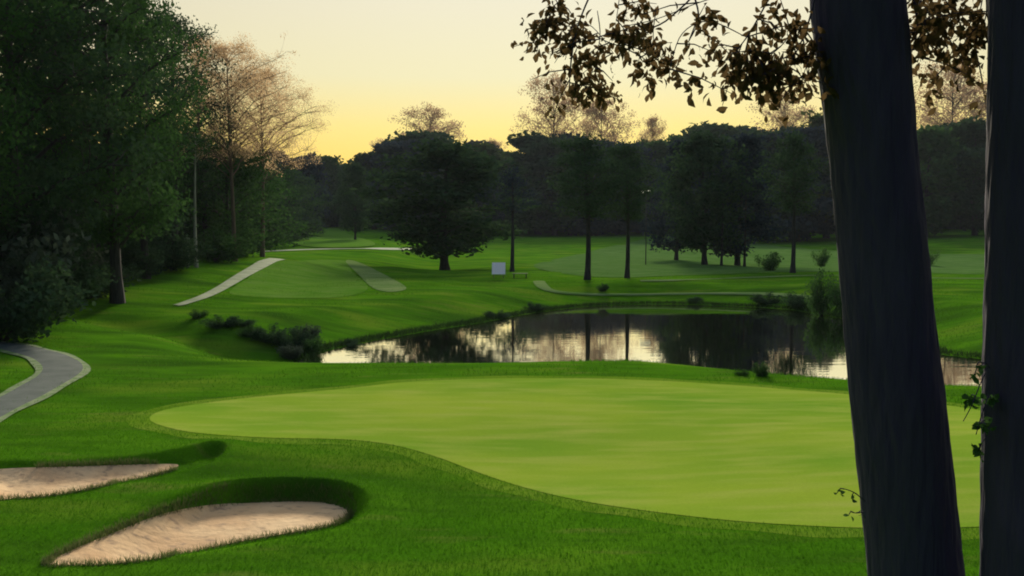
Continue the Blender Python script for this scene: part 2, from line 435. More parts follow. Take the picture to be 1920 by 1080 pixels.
def sheet(name, poly, step, lift, m, f=h2, label=None, cat=None, parent=None):
    p = np.array(poly); bb = (p[:, 0].min(), p[:, 0].max(), p[:, 1].min(), p[:, 1].max())
    gx, gy = np.meshgrid(np.arange(bb[0], bb[1], step), np.arange(bb[2], bb[3], step)); gx = gx.ravel() + .37 * step * np.sin(gy.ravel() * 7.1 / step * .3); gy = gy.ravel()
    d = sdf(poly, gx, gy); k = d < -.4 * step
    pts = [Vector((x, y)) for x, y in poly] + [Vector((x, y)) for x, y in zip(gx[k], gy[k])]
    n = len(poly)
    v, e, fc, *_ = delaunay_2d_cdt(pts, [(q, (q + 1) % n) for q in range(n)], [list(range(n))], 1, 1e-5)
    x = np.array([q[0] for q in v]); y = np.array([q[1] for q in v])
    V = np.stack([x, y, f(x, y) + lift], 1)
    tri = np.array([t for t in fc if len(t) == 3])
    me = mesh_np(name, V, None, tri, True); o = link(name, me, parent, m)
    # faces up
    if me.polygons[0].normal.z < 0: me.flip_normals()
    if parent is None: tag(o, label, cat, kind='structure')
    return o
sheet('putting_green', GREEN, .4, .011, M['green'], label='large smooth yellow-green putting green in front of the pond', cat='putting green')
sheet('bunker_sand', SAND_A, .07, .008, M['sand'], label='pale sand of the lower bunker, ending in a grass lip on its right', cat='bunker')
sheet('bunker_sand', SAND_B, .07, .008, M['sand'], label='pale sand of the upper bunker that runs out of the frame', cat='bunker')

# water: one flat sheet with a little depth below it
gpoly = np.array(GREEN); tn = np.roll(gpoly, -1, 0) - np.roll(gpoly, 1, 0); nn_ = np.stack([tn[:, 1], -tn[:, 0]], 1); nn_ /= np.linalg.norm(nn_, axis=1)[:, None]
if np.mean(sdf(GREEN, *(gpoly + nn_ * .05).T)) < 0: nn_ = -nn_
FRINGE = [tuple(q) for q in gpoly + nn_ * (.50 + .06 * np.sin(np.arange(len(gpoly)) * .7))[:, None]]
sheet('fringe', FRINGE, .4, .003, M['fringe'], label='slightly taller green collar round the putting green', cat='green collar')
pw = np.array(POND); cxy = pw.mean(0)
gpond = [tuple(cxy + (q - cxy) * 1.015) for q in pw]
sheet('water', gpond, 1.5, 0, M['water'], f=lambda x, y: np.full(np.shape(x), -1.185), label='still pond reflecting the yellow sky and the dark trees', cat='pond')

def path(name, line, widths, lift, m, step, label, cat):
    L, Rr = ribbon(line, widths)
    V = []; Q = []; K = 9
    for a, b2 in zip(L, Rr):
        for k in range(K):
            t = k / (K - 1); V.append((a[0] + (b2[0] - a[0]) * t, a[1] + (b2[1] - a[1]) * t))
    V = np.array(V); z = hg(V[:, 0], V[:, 1]) + lift
    crown_ = .015 * np.tile(1, 1) + np.tile(np.sin(np.linspace(0, math.pi, K)), len(L)) * .03
    for i in range(len(L) - 1):
        for k in range(K - 1):
            a = i * K + k; Q.append((a, a + 1, a + K + 1, a + K))
    me = mesh_np(name, np.stack([V[:, 0], V[:, 1], z + crown_], 1), Q, None, True)
    if me.polygons[0].normal.z < 0: me.flip_normals()
    return tag(link(name, me, None, m), label, cat, kind='structure')
near_path = [(-140, 830), (-60, 795), (0, 765), (60, 735), (105, 708), (118, 688), (95, 672), (55, 660), (20, 652), (-40, 645)]
path('path_edge', near_path, [1.5, 1.5, 1.5, 1.55, 1.6, 1.6], .02, M['edge'], .3, 'pale worn verge along both sides of the near cart path', 'path verge')
path('path', near_path, [1.2, 1.2, 1.2, 1.25, 1.3, 1.3], .028, M['asphalt'], .3, 'grey asphalt cart path bending by the trees near the left edge', 'cart path')
path('path', [(328, 574), (345, 570), (385, 556), (430, 532), (470, 508), (500, 492), (520, 486)], [.4, .5, .7, .85, 1.05, 1.4, 1.6], .03, M['gravel'], .3, 'pale cart path climbing past the ditch towards the far fairway', 'cart path')
path('path', [(1010, 528), (1030, 545), (1090, 552), (1200, 553), (1330, 551), (1430, 552), (1520, 558), (1620, 566)], [.9, .9, .6, .45, .4, .7, .8, .6], .03, M['pale'], .3, 'thin pale path along the far bank of the pond', 'path')
path('path', [(480, 473), (560, 469), (650, 467), (720, 467), (790, 468)], [1.2, 2.2, 1.4, 2.0, 1.5], .05, M['gravel'], .4, 'pale path crossing below the far fairway', 'path')
path('path', [(1200, 527), (1260, 526), (1330, 524), (1430, 520), (1560, 517), (1740, 522), (1870, 523)], [.6, .9, .4, .9, .5, .9, 1.0], .03, M['pale'], .4, 'pale path across the lawn behind the pond', 'path')
def gsheet(outline, step, lift, m, name, label, cat):
    return sheet(name, proj(outline, hg, 5), step, lift, M[m], hg, label, cat)
gsheet([(505, 492), (560, 489), (645, 489), (660, 510), (690, 540), (650, 556), (560, 560), (460, 556), (430, 548), (465, 522)], .8, .025, 'fairway', 'fairway', 'mown tee lawn beside the climbing cart path', 'fairway')
gsheet([(648, 490), (672, 492), (720, 515), (762, 540), (735, 548), (700, 541), (672, 515)], .8, .035, 'pale', 'pale_lawn', 'pale worn strip along the edge of the tee lawn', 'lawn')
gsheet([(545, 455), (570, 430), (635, 428), (655, 440), (700, 455), (690, 463), (600, 465)], 3, .12, 'fairway', 'fairway', 'far fairway rising between the dark woods', 'fairway')
gsheet([(1000, 500), (1080, 478), (1200, 450), (1290, 436), (1400, 455), (1560, 470), (1720, 476), (1900, 480), (1880, 512), (1700, 512), (1500, 510), (1300, 516), (1120, 520)], 2, .03, 'lawn', 'lawn', 'mown lawn behind the pond under the trees, haze greyed into its colour', 'lawn')

# ------------------------------------------------------------------ sky and light
SUN_EL, SUN_AZ = R(20), R(4)         # the glow stands low over the far trees, a little right of the view's middle
w = bpy.data.worlds.new('World'); S.world = w; w.use_nodes = True; nt = w.node_tree
bg = nt.nodes['Background']
sky = nt.nodes.new('ShaderNodeTexSky'); sky.sky_type = 'NISHITA'; sky.sun_disc = False
sky.sun_elevation = SUN_EL; sky.sun_rotation = SUN_AZ; sky.dust_density = 4; sky.air_density = 1.0; sky.ozone_density = 1
# the physical sky, its glare rolled off and warmed as on a hazy evening: c / (c + k) per channel
L_ = nt.links.new
def vm(op, a, b_=None):
    n = nt.nodes.new('ShaderNodeVectorMath'); n.operation = op
    for k, v in enumerate((a, b_)):
        if v is None: continue
        if isinstance(v, tuple): n.inputs[k].default_value = v
        else: L_(v, n.inputs[k])
    return n
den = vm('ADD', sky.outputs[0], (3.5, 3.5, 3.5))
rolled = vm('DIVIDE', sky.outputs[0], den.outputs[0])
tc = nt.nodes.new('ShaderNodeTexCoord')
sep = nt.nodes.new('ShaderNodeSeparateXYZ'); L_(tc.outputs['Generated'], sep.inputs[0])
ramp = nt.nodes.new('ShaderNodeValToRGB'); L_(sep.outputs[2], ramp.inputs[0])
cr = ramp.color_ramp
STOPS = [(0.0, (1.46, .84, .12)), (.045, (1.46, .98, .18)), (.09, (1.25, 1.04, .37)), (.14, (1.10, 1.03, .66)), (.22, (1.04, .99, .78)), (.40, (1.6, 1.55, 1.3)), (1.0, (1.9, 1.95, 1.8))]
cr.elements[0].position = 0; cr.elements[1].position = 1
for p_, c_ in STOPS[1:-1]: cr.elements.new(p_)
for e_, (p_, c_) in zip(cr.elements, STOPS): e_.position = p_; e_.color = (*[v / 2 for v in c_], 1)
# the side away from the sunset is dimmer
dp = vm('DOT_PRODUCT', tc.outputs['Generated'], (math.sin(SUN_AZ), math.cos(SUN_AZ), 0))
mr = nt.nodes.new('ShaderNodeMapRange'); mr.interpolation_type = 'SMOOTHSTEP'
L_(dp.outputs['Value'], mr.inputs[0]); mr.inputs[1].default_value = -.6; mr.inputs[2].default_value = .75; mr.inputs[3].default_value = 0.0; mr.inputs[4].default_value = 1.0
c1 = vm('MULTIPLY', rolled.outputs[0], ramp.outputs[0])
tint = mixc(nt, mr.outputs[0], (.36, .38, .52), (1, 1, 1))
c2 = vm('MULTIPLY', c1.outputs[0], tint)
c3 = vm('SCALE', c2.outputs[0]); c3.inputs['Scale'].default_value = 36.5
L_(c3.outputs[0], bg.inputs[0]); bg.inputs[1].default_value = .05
sl = bpy.data.lights.new('sun', 'SUN'); so = bpy.data.objects.new('sun', sl); COL.objects.link(so)
sl.energy = 5; sl.angle = R(7); sl.color = (1, .9, .68)
sdir = Vector((math.sin(SUN_AZ) * math.cos(SUN_EL), math.cos(SUN_AZ) * math.cos(SUN_EL), math.sin(SUN_EL)))
so.rotation_euler = (-sdir).to_track_quat('-Z', 'Y').to_euler()
S.view_settings.view_transform = 'Standard'; S.view_settings.look = 'None'; S.view_settings.exposure = 0; S.view_settings.gamma = 1
#TREES
# ------------------------------------------------------------------ trees beyond the pond
HIDE = []
def proto(fn, *a, **k):
    r = fn(*a, **k); return r
# far woods: each tree an object; three shapes shared between them
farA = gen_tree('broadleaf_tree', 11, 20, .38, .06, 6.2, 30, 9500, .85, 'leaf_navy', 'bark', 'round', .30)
farB = gen_tree('broadleaf_tree', 12, 20, .36, .08, 5.4, 28, 7500, .82, 'leaf_mid', 'bark', 'tall', .32)
farC = gen_tree('broadleaf_tree', 13, 20, .34, .07, 7.0, 30, 9500, .85, 'leaf_dark', 'bark', 'spread', .28)
farD = gen_tree('broadleaf_tree', 14, 20, .34, .08, 5.6, 26, 7500, .82, 'leaf_olive', 'bark', 'tall', .32)
USED = {}
def place(src, px, Y, py_top, label, cat='tree', group=None, H0=20, wide=1.0, rz=None, name=None):
    """stand a copy of SRC at distance Y under column px so that it reaches row py_top"""
    b = base_at(px, Y)
    s = top_h(py_top, Y, b) / H0
    rz = random.uniform(0, 6.28) if rz is None else rz
    if id(src) not in USED:
        USED[id(src)] = 1; o = src
        o.location = b; o.rotation_euler = (0, 0, rz); o.scale = (s * wide, s * wide, s)
    else: o = dup(src, b, rz, (s * wide, s * wide, s))
    if name: o.name = name
    tag(o, label, cat, group)
    return o
SKY_X = [380, 480, 510, 545, 600, 620, 680, 700, 740, 800, 860, 900, 960, 985, 1010, 1060, 1160, 1200, 1230, 1300, 1400, 1450, 1500, 1560, 1720, 1860, 2100, 2400]
SKY_Y = [255, 292, 284, 276, 290, 304, 304, 284, 262, 256, 260, 266, 292, 284, 266, 256, 262, 270, 256, 246, 246, 240, 232, 222, 232, 228, 220, 220]
FW = 'dark tree in the unbroken line of woods on the far side of the course'
k = 0
for row, (Y0, dx, drop) in enumerate(((335, 40, 0), (300, 52, 22))):
    px = -60 - row * 20
    while px < 2150:
        Y = Y0 + random.uniform(-18, 18)
        t = np.interp(px, SKY_X, SKY_Y) + random.choice((-9, -3, 2, 6, 12, 22)) + random.uniform(-4, 6) + drop * random.uniform(.3, 1.9)
        if row == 1 and 540 < px < 680: px += dx; continue
        place([farA, farB, farC, farD][k % 4] if random.random() < .8 else farB, px, Y, t, FW, group='trees in the far line of woods', wide=random.uniform(.9, 1.35))
        k += 1; px += dx * random.uniform(.8, 1.2)
# nearer dark trees that stand on the lawns
MID = [  # px, distance, top row, shape, width factor, label
    (522, 200, 284, farA, 1.1, 'bluish dark rounded tree at the right end of the left-hand woods'),
    (575, 235, 296, farA, 1.0, 'dark tree at the left edge of the far fairway, lower than its neighbour'),
    (668, 190, 305, farA, .8, 'dark bushy tree at the right edge of the far fairway'),
    (700, 290, 286, farC, 1.3, 'broad dark tree beside the thin-topped tree, left of the lone lawn tree'),
    (838, 112, 262, farA, 1.95, 'large dark tree with low spreading crown standing alone on the centre lawn'),
    (765, 285, 262, farA, 1.6, 'broad dark tree behind and left of the low-crowned lawn tree'),
    (905, 296, 270, farD, 1.5, 'dark tree in the woods above and left of the white board'),
    (965, 296, 300, farB, 1.2, 'dark tree in the woods above the white board'),
    (1035, 296, 264, farC, 1.5, 'round dark tree under the gap of bright sky'),
    (1268, 140, 262, farD, .9, 'dark tree on the left of the dark grove behind the pond'),
    (1318, 114, 248, farC, 1.15, 'tall blackish tree in the middle of the dark grove behind the pond'),
    (1385, 120, 250, farB, 1.15, 'blackish tree on the right of the dark grove behind the pond'),
    (1108, 296, 262, farA, 1.5, 'wide dark tree behind the tall slim bank tree'),
    (1178, 296, 268, farA, 1.4, 'bluish dark tree behind the shorter slim bank tree'),
    (1230, 296, 258, farB, 1.3, 'greenish dark tree under the faint pale treetop'),
    (1442, 250, 246, farC, 1.5, 'wide dark tree just right of the dark grove'),
    (1492, 245, 240, farA, 1.4, 'dark full-crowned tree second to the left of the big leaning trunk'),
    (1545, 255, 214, farD, 1.4, 'dark tree half hidden by the big leaning trunk'),
    (1735, 245, 235, farB, 1.4, 'dark tree seen just right of the big leaning trunk'),
    (1822, 250, 226, farC, 1.3, 'dark tree seen between the two near trunks, beside the right one'),
    (1010, 310, 252, farC, 1.7, 'domed dark tree standing a little above the woods at the bright gap'),
    (790, 312, 246, farC, 1.7, 'domed dark treetop just below the tall thin-topped tree'),
    (1330, 305, 232, farC, 1.8, 'highest domed treetop of the woods behind the dark grove'),
    (2010, 190, 215, farA, 1.3, 'dark tree behind the rightmost trunk'),
]
lawnA = gen_tree('lawn_tree', 21, 20, .36, .15, 5.8, 30, 11000, .55, 'leaf_dark', 'bark', 'round', .30)
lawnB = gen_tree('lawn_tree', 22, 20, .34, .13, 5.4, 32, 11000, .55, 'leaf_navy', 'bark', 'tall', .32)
for px, Y, t, src, wd, lab in MID:
    s2 = src if Y > 190 else (lawnA if src in (farA, farC) else lawnB)
    place(s2, px, Y, t, lab, group=None, wide=wd)
# sparse, russet-lit crowns above the dark line
thinA = gen_tree('thin_crowned_tree', 31, 20, .24, .50, 6.4, 44, 9000, .28, 'leaf_rust', 'bark', 'round', .18)
thinB = gen_tree('thin_crowned_tree', 32, 20, .20, .58, 5.6, 40, 9000, .28, 'leaf_rust', 'bark', 'spread', .18)
for px, Y, t, src, wd, lab in [
    (805, 372, 200, thinA, 1.0, 'thin russet-topped tree standing above the middle of the dark woods'),
    (730, 372, 262, thinA, .8, 'small russet treetop left of the taller thin-topped tree'),
    (925, 372, 258, thinB, .6, 'low russet treetop beside the bright gap in the woods'),
    (1222, 380, 214, thinB, .45, 'faint pale treetop alone against the yellow sky'),
    (1462, 372, 172, thinA, .8, 'russet-topped tree just left of the big leaning trunk'),
    (1775, 368, 118, thinA, .95, 'tall russet tree seen between the two near trunks'),
    (1845, 372, 150, thinB, 1.0, 'russet tree beside the left edge of the rightmost trunk')]:
    place(src, px, Y, t, lab, wide=wd)
# two tall slim trees on the far bank: bare trunks, crowns high against the sky
bankT = gen_tree('bank_tree', 43, 16, .25, .46, 3.3, 34, 7000, .27, 'leaf_dark', 'bark', 'round', .30)
place(bankT, 1097, 78, 256, 'full-crowned tree with a bare dark trunk on the far bank of the pond', H0=16, wide=1.35)
slimD = gen_tree('slim_tree', 42, 16, .22, .60, 2.6, 22, 2200, .26, 'leaf_navy', 'bark', 'tall', .30)
place(slimD, 960, 100, 318, 'slim dark tree with a bare trunk just right of the white board', H0=16, wide=1.5)
place(bankT, 1172, 81, 270, 'slightly shorter full-crowned tree, right of the other bare-trunked one on the far bank', H0=16, wide=1.15)
place(thinA, 1035, 368, 142, 'broad russet-topped tree against the brightest sky', wide=.75)
place(thinB, 1128, 370, 178, 'russet-topped tree just right of the tall slim bank tree', wide=.8)
for px, Y, t, lab in [(1352, 112, 285, 'slender bare trunk below the middle of the dark grove'), (1395, 116, 290, 'slender trunk at the right side of the dark grove'), ]:
    place(slimD, px, Y, t, lab, H0=16, wide=.8)
place(bankT, 1484, 90, 250, 'dark-trunked tree by the pond, left of the leafy shrub', H0=16, wide=1.1)
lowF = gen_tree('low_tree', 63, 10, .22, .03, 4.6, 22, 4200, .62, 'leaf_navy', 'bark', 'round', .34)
px = -40
while px < 2150:
    place(lowF, px, 352 + random.uniform(-12, 10), 350 + random.uniform(-16, 16), 'low dark tree in the undergrowth at the foot of the far woods', group='low trees under the far woods', H0=10, wide=random.uniform(1.2, 1.7))
    px += 40

# ------------------------------------------------------------------ the wooded left side
bigA = gen_tree('tall_tree', 51, 22, .42, .10, 6.0, 40, 26000, .27, 'leaf_dark', 'bark', 'tall', .24, sub=6)
bigB = gen_tree('tall_tree', 52, 22, .40, .16, 5.4, 40, 24000, .26, 'leaf_mid', 'bark', 'round', .24, sub=6)
airy = gen_tree('airy_tree', 53, 20, .22, .50, 6.6, 56, 34000, .12, 'leaf_tan', 'bark_tan', 'spread', .13, sub=10, limb_vis=.5)
airyD = gen_tree('airy_tree', 54, 20, .26, .30, 5.0, 38, 10000, .20, 'leaf_dark', 'bark', 'tall', .22, sub=6, limb_vis=.6)
for px, Y, t, src, wd, lab, H0 in [
    (20, 46, -330, bigA, .95, 'tall dark tree filling the upper left corner', 22),
    (212, 52, -190, bigB, .80, 'tall green-leaved tree with the dark trunk on the grass right of the near path', 22),
    (130, 60, -260, bigA, 1.0, 'tall dark tree behind the near path, second from the left edge', 22),
    (275, 66, -30, bigB, .72, 'leafy tree whose crown thins out towards the bright sky', 22),
    (330, 78, 0, airyD, .95, 'tall open-crowned dark tree at the right edge of the left-hand woods', 20),
    (385, 92, 40, airyD, .9, 'thin dark-leaved tree beside the bare russet one', 20),
    (437, 84, 68, airy, .9, 'large nearly bare russet tree with spreading limbs against the sky', 20),
    (492, 98, 120, airy, .95, 'smaller nearly bare tree leaning into the yellow sky', 20),
    (-110, 40, -300, bigB, .9, 'tall tree just beyond the left edge of the view', 22),
    (60, 74, -150, bigB, 1.0, 'tall tree deep in the shade of the left-hand woods', 22),
    ]:
    place(src, px, Y, t, lab, H0=H0, wide=wd)
pole = gen_tree('pale_tree', 55, 12, .15, .76, 1.6, 12, 900, .22, 'leaf_mid', 'bark_pale', 'round', .3)
place(pole, 371, 74, 235, 'slender tree with a straight pale trunk at the edge of the left-hand woods', H0=12)
# understorey behind and between them
low = gen_tree('low_tree', 61, 10, .20, .04, 4.0, 26, 9000, .26, 'leaf_dark', 'bark', 'round', .30)
lowG = gen_tree('low_tree', 62, 10, .20, .04, 4.0, 26, 9000, .26, 'leaf_mid', 'bark', 'round', .30)
for px, Y, t, src, wd, lab in [
    (250, 88, 262, low, 1.5, 'dark low tree in the shade beneath the tall left-hand trees'),
    (310, 96, 252, low, 1.3, 'dark rounded low tree under the open-crowned trees'),
    (375, 104, 262, low, 1.2, 'dark low tree just behind the pale trunk'),
    (425, 92, 268, lowG, 1.2, 'mid green rounded tree below the bare russet tree'),
    (472, 112, 288, lowG, 1.2, 'green low tree at the right end of the left-hand thicket'),
    (505, 150, 300, low, 1.2, 'dark low tree where the left-hand thicket meets the far woods'),
    (150, 80, 300, low, 1.7, 'blackish low tree deep between the tall left-hand trunks'),
    (70, 66, 330, low, 1.7, 'blackish low tree behind the grey-leaved shrub'),
    (-30, 60, 300, low, 1.8, 'blackish low tree at the left edge behind the tall trunks'),
    (200, 100, 290, low, 1.7, 'dark low tree filling the gap behind the dark trunk'),
    (545, 185, 318, low, 1.2, 'small dark tree at the foot of the far woods left of the fairway')]:
    place(src, px, Y, t, lab, H0=10, wide=wd)

# shrubs
sh = gen_shrub('shrub', 71, 2.0, 1.5, 4200, .14, 'leaf_dark')
shg = gen_shrub('shrub', 72, 2.0, 1.4, 3200, .15, 'leaf_grey')
shb = gen_shrub('shrub', 73, 2.0, 1.2, 2600, .15, 'leaf_mid')
def shrub(src, px, py, H, lab, wide=1.0, name=None, group=None, dz=-.08):
    p = march(px, py, hg); b = Vector((p.x, p.y, zg(p.x, p.y) + dz)); s = H / 2.0
    if id(src) not in USED: USED[id(src)] = 1; o = src; o.location = b; o.scale = (s * wide, s * wide, s); o.rotation_euler = (0, 0, random.uniform(0, 6))
    else: o = dup(src, b, random.uniform(0, 6), (s * wide, s * wide, s))
    if name: o.name = name
    return tag(o, lab, 'shrub', group)
shrub(shg, 45, 600, 5.2, 'tall grey-green shrub with drooping leaves at the left edge', .85)
shrub(shg, 120, 570, 4.0, 'grey-green shrub in the shade right of the taller one', .8)
shrub(sh, 5, 640, 3.2, 'dark shrub by the left edge above the near path', 1.2)
shrub(sh, 80, 585, 3.0, 'dark shrub between the grey-green shrubs', 1.3)
shrub(sh, 165, 560, 2.4, 'low dark shrub left of the dark trunk', 1.5)
shrub(sh, 262, 520, 2.8, 'dark shrub right of the dark trunk at the foot of the thicket', 1.5)
shrub(sh, 325, 505, 2.6, 'dark shrub at the foot of the thicket near the pale trunk', 1.4)
shrub(shb, 405, 492, 2.6, 'green shrub beside the top of the climbing path', 1.7)
shrub(shb, 455, 478, 2.6, 'low green shrub beyond the climbing path', 1.7)
# along the ditch
for n_, (px, py, H, wd) in enumerate([(372, 596, .45, 2.2), (418, 612, .6, 2.0), (455, 610, .4, 2.4), (472, 630, .55, 2.0), (510, 641, .8, 1.7), (548, 652, .9, 1.5), (590, 660, .7, 1.5)]):
    shrub(sh if n_ % 3 else shb, px, py, H, 'low bush in the ditch that runs up from the pond', wd, group='low bushes along the ditch')
shrub(shg, 575, 640, .95, 'grey-topped rounded bush at the left tip of the pond', 1.1)
# the pond's banks
for px, py, H, wd in [(655, 648, .35, 2.4), (930, 596, .5, 2.2), (1005, 582, .6, 1.8), (1300, 565, .4, 2.6), (1440, 570, .8, 2.0), (1500, 576, 1.0, 1.8)]:
    shrub(sh, px, py, H, 'low dark bush in the row along the far bank of the pond', wd, group='low bushes along the far bank')
shrub(shb, 1540, 592, 2.7, 'leafy upright shrub on the bank left of the big leaning trunk', .62)
shrub(shb, 1585, 596, 2.4, 'dark leafy shrub half hidden behind the big leaning trunk', .9)
shrub(sh, 1130, 545, .6, 'little dark bush between the two bare-trunked bank trees', 1.0)
for px, py, H, wd in [(1392, 704, .25, 1.8), (1428, 706, .5, 1.0)]:
    shrub(shb, px, py, H, 'small leafy tuft on the near bank of the pond', wd, group='leafy tufts on the near bank')
# pale young bushes on the sunny lawn
for px, py, H, wd, lab in [(1440, 508, 2.0, 1.0, 'bright green round bush between the grove and the bare-trunked tree'), (1538, 500, 2.6, .7, 'pale leafy bush just left of the big leaning trunk'), (1742, 498, 2.4, .8, 'pale green bush just right of the big leaning trunk')]:
    if not 'shy' in globals(): shy = gen_shrub('shrub', 74, 2.0, 1.3, 2600, .16, 'leaf_bright')
    shrub(shy, px, py, H, lab, wd)
shrub(shg, 545, 672, .75, 'small grey-topped bush low on the bank at the pond tip', 1.3)

# ------------------------------------------------------------------ the two near trees
def near_tree(name, rows, Y, seed, label, branches, bark='bark_near'):
    """rows: (row, left column, right column) of the trunk as seen; it goes on below the frame to the ground and above it"""
    pr = random.Random(seed)
    root = empty(name); pts = []; rad = []
    for py, l, r in rows:
        p = at_d((l + r) / 2, py, Y); pts.append(np.array(p)); rad.append((r - l) / 2 / F * Y)
    d0 = pts[0] - pts[1]; d1 = pts[-1] - pts[-2]; d1 = d1 / np.linalg.norm(d1)
    bx = pts[0] + d0 / abs(d0[2]) * (pts[0][2] - zg(pts[0][0], Y) + .15)
    base_r = rad[0] * 1.28
    P = [bx, bx + (pts[0] - bx) * .35] + pts; Rr = [base_r, rad[0] * 1.06] + rad
    tp = P[-1].copy()
    for kk in range(1, 8):
        tp = tp + d1 * 1.5 + np.array([pr.uniform(-.06, .12), pr.uniform(-.05, .05), 0]); P.append(tp.copy()); Rr.append(rad[-1] * (1 - .125 * kk))
    sp = smooth([np.append(p, r) for p, r in zip(P, Rr)], 6, False)
    sp = smooth(sp, 4, False)
    tb = Tubes(); n_s = 110
    tb.add([q[:3] for q in sp], [q[3] for q in sp], n_s, True)
    Va = np.array(tb.V); m_ = len(sp); th = np.tile(np.arange(n_s) * 2 * math.pi / n_s, m_); li = np.repeat(np.arange(m_), n_s)
    cen = np.array([q[:3] for q in sp])[li]; ln = cen[:, 2] * 1.0; rr_ = np.array([q[3] for q in sp])[li]
    def fur(k, f, p): return np.abs(np.sin(th * k / 2 + .9 * np.sin(ln * f + p) + .5 * np.sin(ln * f * 2.7 + 2 * p + 2 * th)))
    dsp = .016 * fur(19, 2.1, seed) + .012 * fur(31, 3.3, seed * 1.7) + .008 * np.sin(ln * 17 + 3 * np.sin(th * 9)) + .03 * np.sin(th * 2 + ln * .7 + seed) + .02 * np.sin(th * 3 - ln * 1.3)
    body = Va[:m_ * n_s]; Va[:m_ * n_s] = cen + (body - cen) * (1 + (dsp - .022) * (.3 / np.maximum(rr_, .1)) ** .5)[:, None]
    tb.V = list(Va)
    trunk = link('trunk', tb.mesh('trunk'), root, M[bark])
    base = np.array(bx); root.location = base
    trunk.location = -base
    return root, P, base

def leaf_shape(P, D, L, Wd, rng):
    """near leaves: six-sided pointed blades bent along the midrib"""
    n = len(P); D = D / np.linalg.norm(D, axis=1)[:, None]
    u = rng.normal(size=(n, 3)); u -= (u * D).sum(1)[:, None] * D; u /= np.linalg.norm(u, axis=1)[:, None]
    nn = np.cross(D, u); L = L[:, None]; W = L * Wd
    rows_ = []
    for t, wv, bend in ((0, .05, 0), (.3, .42, .05), (.62, .5, .06), (1, .02, -.05)):
        c = P + D * L * t + nn * L * bend
        rows_ += [c - u * W * wv + nn * W * wv * .35, c + u * W * wv + nn * W * wv * .35]
    V = np.stack(rows_, 1).reshape(-1, 3)
    q = np.array([[0, 1, 3, 2], [2, 3, 5, 4], [4, 5, 7, 6]])
    Q = (np.arange(n)[:, None, None] * 8 + q[None]).reshape(-1, 4)
    return V, Q
def sprays(root, base, seed, twigs, mleaf, leafL, dens, name='foliage', droop=1.1, spread=.10, thick=.012):
    """twigs: lists of (px, py, distance) polylines hung with leaves, thinning where a density is given"""
    rng = np.random.RandomState(seed); tb = Tubes(); PP = []; DD = []
    for tw, n_leaf, from_t in twigs:
        pts = [np.array(at_d(px, py, Y)) for px, py, Y in tw]
        sm = smooth(pts, 5, False) if len(pts) > 2 else [pts[0] + (pts[1] - pts[0]) * t for t in np.linspace(0, 1, 6)]
        tk = thick * (.35 if from_t <= .3 else 1)
        tb.add(sm, [tk * (1 - .8 * t) * min(1, .25 + 5 * t) + .002 for t in np.linspace(0, 1, len(sm))], 6)
        sm = np.array(sm)
        nsub = max(2, n_leaf // 9)
        for j in range(nsub):
            t = from_t + (1 - from_t) * (j + rng.uniform(0, 1)) / nsub; f = t * (len(sm) - 1); i0 = min(int(f), len(sm) - 2)
            p = sm[i0] + (sm[i0 + 1] - sm[i0]) * (f - i0)
            dv = rng.normal(size=3) * [1, 1, .5]; dv[2] -= .5; dv = dv / np.linalg.norm(dv) * rng.uniform(.5, 1.6) * spread * 1.6
            e = p + dv
            tb.add([p, (p + e) / 2 + [0, 0, .02], e], [.005, .004, .002], 4)
            m_ = int(n_leaf / nsub * rng.uniform(.5, 1.5) * dens) + 1
            tt = rng.uniform(.15, 1, m_)[:, None]
            PP.append(p + dv * tt + rng.normal(size=(m_, 3)) * spread * .28)
            dd = rng.normal(size=(m_, 3)) * [1, 1, .6]; dd[:, 2] -= droop; DD.append(dd)
    P_ = np.concatenate(PP); D_ = np.concatenate(DD)
    V, Q = leaf_shape(P_, D_, leafL * rng.uniform(.6, 1.25, len(P_)), .52, rng)
    br = link('branches', tb.mesh('branches'), root, M['bark_near']); br.location = -base
    fo = link(name, mesh_np(name, V, Q), root, M[mleaf]); fo.location = -base

